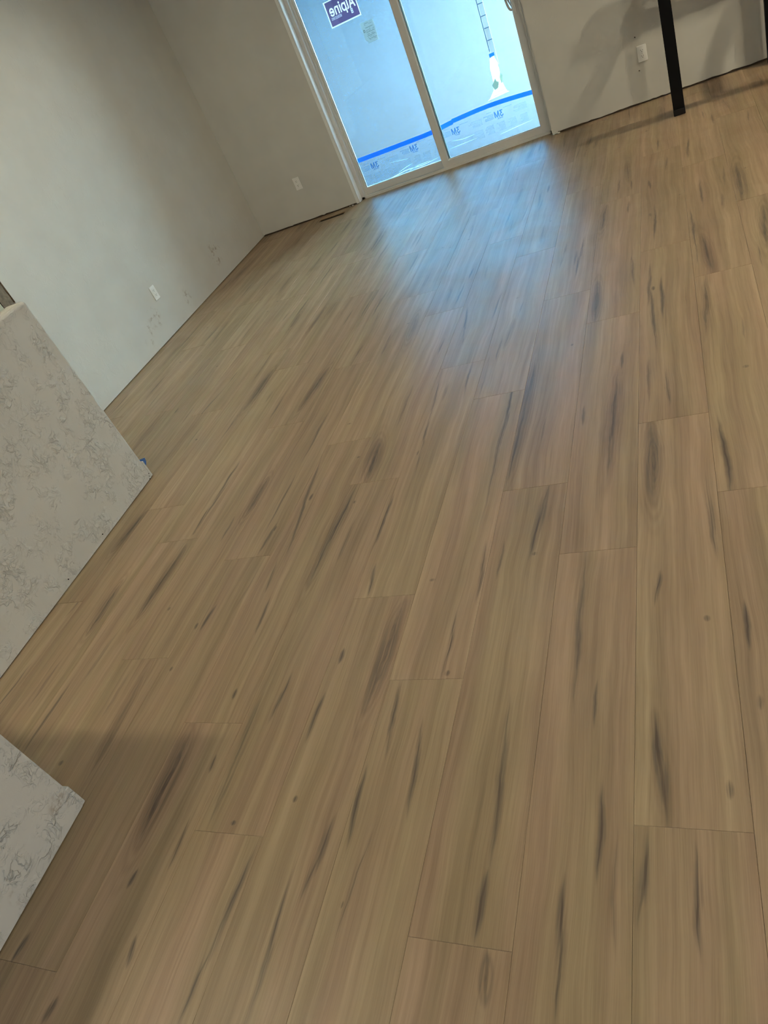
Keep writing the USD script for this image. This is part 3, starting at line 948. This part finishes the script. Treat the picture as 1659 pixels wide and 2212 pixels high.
emb = sbox(1.634, 1.398, 1.652, 1.432)
for (a0, b0) in ((1.638, 1.403), (1.645, 1.403), (1.638, 1.418), (1.645, 1.418)):
    emb = emb.difference(sbox(a0, b0, a0 + 0.004, b0 + 0.010))
letters = [word('Alpine', 0.072, 1.688, 1.438, 0.232, True), word('WINDOWS', 0.020, 1.549, 1.409, 0.096, False), extrude_y(emb, SY, SY + 0.0006)]
field = bx(1.437, 1.699, SY, SY + 0.0006, 1.369, 1.541)
cut = []
for m in letters:
    c_ = m.copy(); v = c_.vertices
    c_.vertices = np.c_[v[:, 0], (v[:, 1] - SY - 0.0003) * 3 + SY + 0.0003, v[:, 2]]
    cut.append(c_)
try:
    field = trimesh.boolean.difference([field] + cut, engine='manifold')
except Exception as e:
    print('sticker field left whole', e)
dobj('sticker_field', field, 'purple', st)
dobj('lettering', letters[0], 'sticker_letters', st)
dobj('lettering', letters[1], 'sticker_letters', st)
dobj('emblem', letters[2], 'sticker_letters', st)
lb = thing('rating_label', 'grey green paper label with fine print and a torn corner on the left pane', 'label')
dobj('paper', extrude_y(Polygon([(1.669, 1.308), (1.784, 1.303), (1.779, 1.153), (1.688, 1.153), (1.683, 1.168), (1.667, 1.185)]), SY, SY + 0.0006), 'sticker_paper', lb)
rl2 = random.Random(11)
lines = []
for zl, x0, x1 in ((1.262, 1.70, 1.768), (1.229, 1.695, 1.772), (1.204, 1.694, 1.772), (1.181, 1.70, 1.772)):
    lines.append(bx(x0, x1, SY - 0.0007, SY - 0.0001, zl, zl + 0.0022))
dobj('rule', cat_(*lines), 'ink', lb)
fine_ = []
for zl in (1.292, 1.283, 1.252, 1.244, 1.236, 1.216, 1.211, 1.194, 1.188, 1.172):
    x = 1.70
    while x < 1.765:
        w_ = rl2.uniform(0.003, 0.010)
        if rl2.random() < 0.6:
            fine_.append(bx(x, x + w_, SY - 0.0007, SY - 0.0001, zl, zl + 0.0025))
        x += w_ + 0.004
dobj('fine_print', cat_(*fine_), 'ink', lb, kind='stuff')
hs = Polygon([(1.676, 1.236), (1.690, 1.236), (1.690, 1.250), (1.683, 1.258), (1.676, 1.250)])
hs = hs.difference(Polygon([(1.679, 1.239), (1.687, 1.239), (1.687, 1.249), (1.683, 1.253), (1.679, 1.249)]))
dobj('house_symbol', extrude_y(hs, SY - 0.0007, SY - 0.0001), 'ink', lb)

# ------------------------------------------------------------------ outlets
def outlet(loc, wall, label, style):
    """plate lies in local (a, z); wall 'back' faces -y, 'left' faces +x"""
    o = thing('power_outlet', label, 'outlet', loc, group=None)

    def put(m):
        if wall == 'left':
            m.apply_transform(trimesh.transformations.rotation_matrix(math.pi / 2, [0, 0, 1]))
        return m
    plate = cham(-0.035, 0.035, -0.006, 0.0, -0.057, 0.057, 0.003)
    obj('cover_plate', put(plate), 'outlet', o)
    for s in (1, -1):
        zc = 0.0195 * s
        if style == 'duplex':
            sh = Point(0, zc).buffer(0.0172, 16).intersection(sbox(-0.02, zc - 0.0145, 0.02, zc + 0.0145))
        else:
            sh = sbox(-0.0165, zc - 0.0185, 0.0165, zc + 0.0185).buffer(-0.002).buffer(0.002)
        rc = obj('receptacle', put(extrude_y(sh, -0.0078, -0.006)), 'outlet', o)
        sl_ = [bx(-0.0078, -0.0056, -0.0081, -0.0077, zc - 0.001, zc + 0.008), bx(0.0056, 0.0078, -0.0081, -0.0077, zc + 0.0005, zc + 0.008)]
        for q in sl_:
            obj('slot', put(q), 'slot', rc)
        obj('ground_hole', put(cyl(0.0026, 0.0006, 'y', (0, -0.0079, zc - 0.0068), 12)), 'slot', rc)
    if style == 'duplex':
        obj('screw', put(cyl(0.003, 0.0012, 'y', (0, -0.0065, 0), 12)), 'screw', o)
    return o


outlet((0.592, 0, 0.358), 'back', 'white outlet on the back wall left of the sliding door', 'block')
outlet((3.739, 0, 0.350), 'back', 'white duplex outlet on the back wall beside the black post', 'duplex')
outlet((0, -1.966, 0.350), 'left', 'white outlet on the left wall above the brown scuffs', 'block')

# ------------------------------------------------------------------ black stand by the back wall
bt = thing('black_stand', 'tall black square-post stand in front of the back wall at upper right', 'stand', (3.90, -0.66, 0))
W7 = 0.077
LX = 0.665
for (lx, ly) in ((0, 0), (LX, 0), (0, 0.50), (LX, 0.50)):
    if (lx, ly) == (0, 0.50):
        continue
    lg = obj('leg', tri(rounded(lx, lx + W7, ly, ly + W7, 0.03, 0.94, 0.006, False, 6)), 'black', bt, smooth=35)
    obj('foot_cap', tri(rounded(lx - 0.001, lx + W7 + 0.001, ly - 0.001, ly + W7 + 0.001, 0.0, 0.045, 0.006, False, 6)), 'foot', lg, smooth=35)
obj('rail', cham(W7, LX, 0.0, W7, 0.865, 0.94, 0.004), 'black', bt)
obj('rail', cham(-0.25, 1.2, 0.50, 0.50 + W7, 0.865, 0.94, 0.004), 'black', bt)
obj('rail', cham(0.0, W7, W7, 0.50, 0.865, 0.94, 0.004), 'black', bt)
obj('rail', cham(LX, LX + W7, W7, 0.50, 0.865, 0.94, 0.004), 'black', bt)
obj('rail', cham(LX + W7, 1.2, 0.0, W7, 0.865, 0.94, 0.004), 'black', bt)

# ------------------------------------------------------------------ small things
obj('floor_tape', cat_(extrude_x(Polygon([(0, 0), (0.01, 0), (0.01, 0.01), (0, 0.01)]), 0, 0.01)) if False else (lambda e: e)(trimesh.creation.extrude_polygon(Polygon([(0.80, -3.99), (0.955, -4.03), (0.945, -3.985), (0.918, -3.945), (0.880, -3.905), (0.80, -3.93)]), 0.0008, engine='earcut').apply_translation([0, 0, 0.0005])), 'floor_tape', None,
    label='scrap of blue tape on the floor behind the half wall', cat='tape')

# ------------------------------------------------------------------ ceiling lights
for i, (x, y, inten) in enumerate(CANS):
    l = UsdLux.DiskLight.Define(stage, f'/World/can_light_{i}')
    l.CreateRadiusAttr(0.065)
    l.CreateColorAttr(Gf.Vec3f(*WARM)); l.CreateIntensityAttr(inten)
    l.AddTranslateOp().Set(Gf.Vec3d(x, y, CEIL - 0.012))
    ring = trimesh.creation.annulus(r_min=0.068, r_max=0.09, height=0.010, sections=32)
    ring.apply_translation([x, y, CEIL - 0.005])
    obj('can_light_trim', ring, 'can_trim', None, label=f'white ring of a recessed ceiling light {["near the left wall", "beside the half wall", "over the middle of the room", "over the right side of the room", "over the black stand", "behind the camera", "over the stairs"][i]}', cat='ceiling light')

# ------------------------------------------------------------------ outdoors
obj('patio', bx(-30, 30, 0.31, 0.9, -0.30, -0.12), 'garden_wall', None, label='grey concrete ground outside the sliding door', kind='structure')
ys_ = np.r_[np.linspace(0.9, 9.0, 40), 9.4, 60.0]
zs_ = np.r_[-0.12 + 2.05 * np.clip((np.linspace(0.9, 9.0, 40) - 0.9) / 8.1, 0, 1) ** 0.9, 1.93, 1.93]
bank = trimesh.creation.extrude_polygon(Polygon(list(zip(ys_, zs_)) + [(60.0, -0.3), (0.9, -0.3)]), 60.0, engine='earcut')
v = bank.vertices.copy()
bank.vertices = np.c_[v[:, 2] - 30.0, v[:, 0], v[:, 1]]
bank.fix_normals()
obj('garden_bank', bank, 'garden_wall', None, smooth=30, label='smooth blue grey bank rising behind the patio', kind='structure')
obj('neighbour_wall', bx(3.6, 3.9, 0.30, 9.0, -0.12, 5.0), 'stucco', None, label='tall white stucco wall of the house to the right of the patio', kind='structure')
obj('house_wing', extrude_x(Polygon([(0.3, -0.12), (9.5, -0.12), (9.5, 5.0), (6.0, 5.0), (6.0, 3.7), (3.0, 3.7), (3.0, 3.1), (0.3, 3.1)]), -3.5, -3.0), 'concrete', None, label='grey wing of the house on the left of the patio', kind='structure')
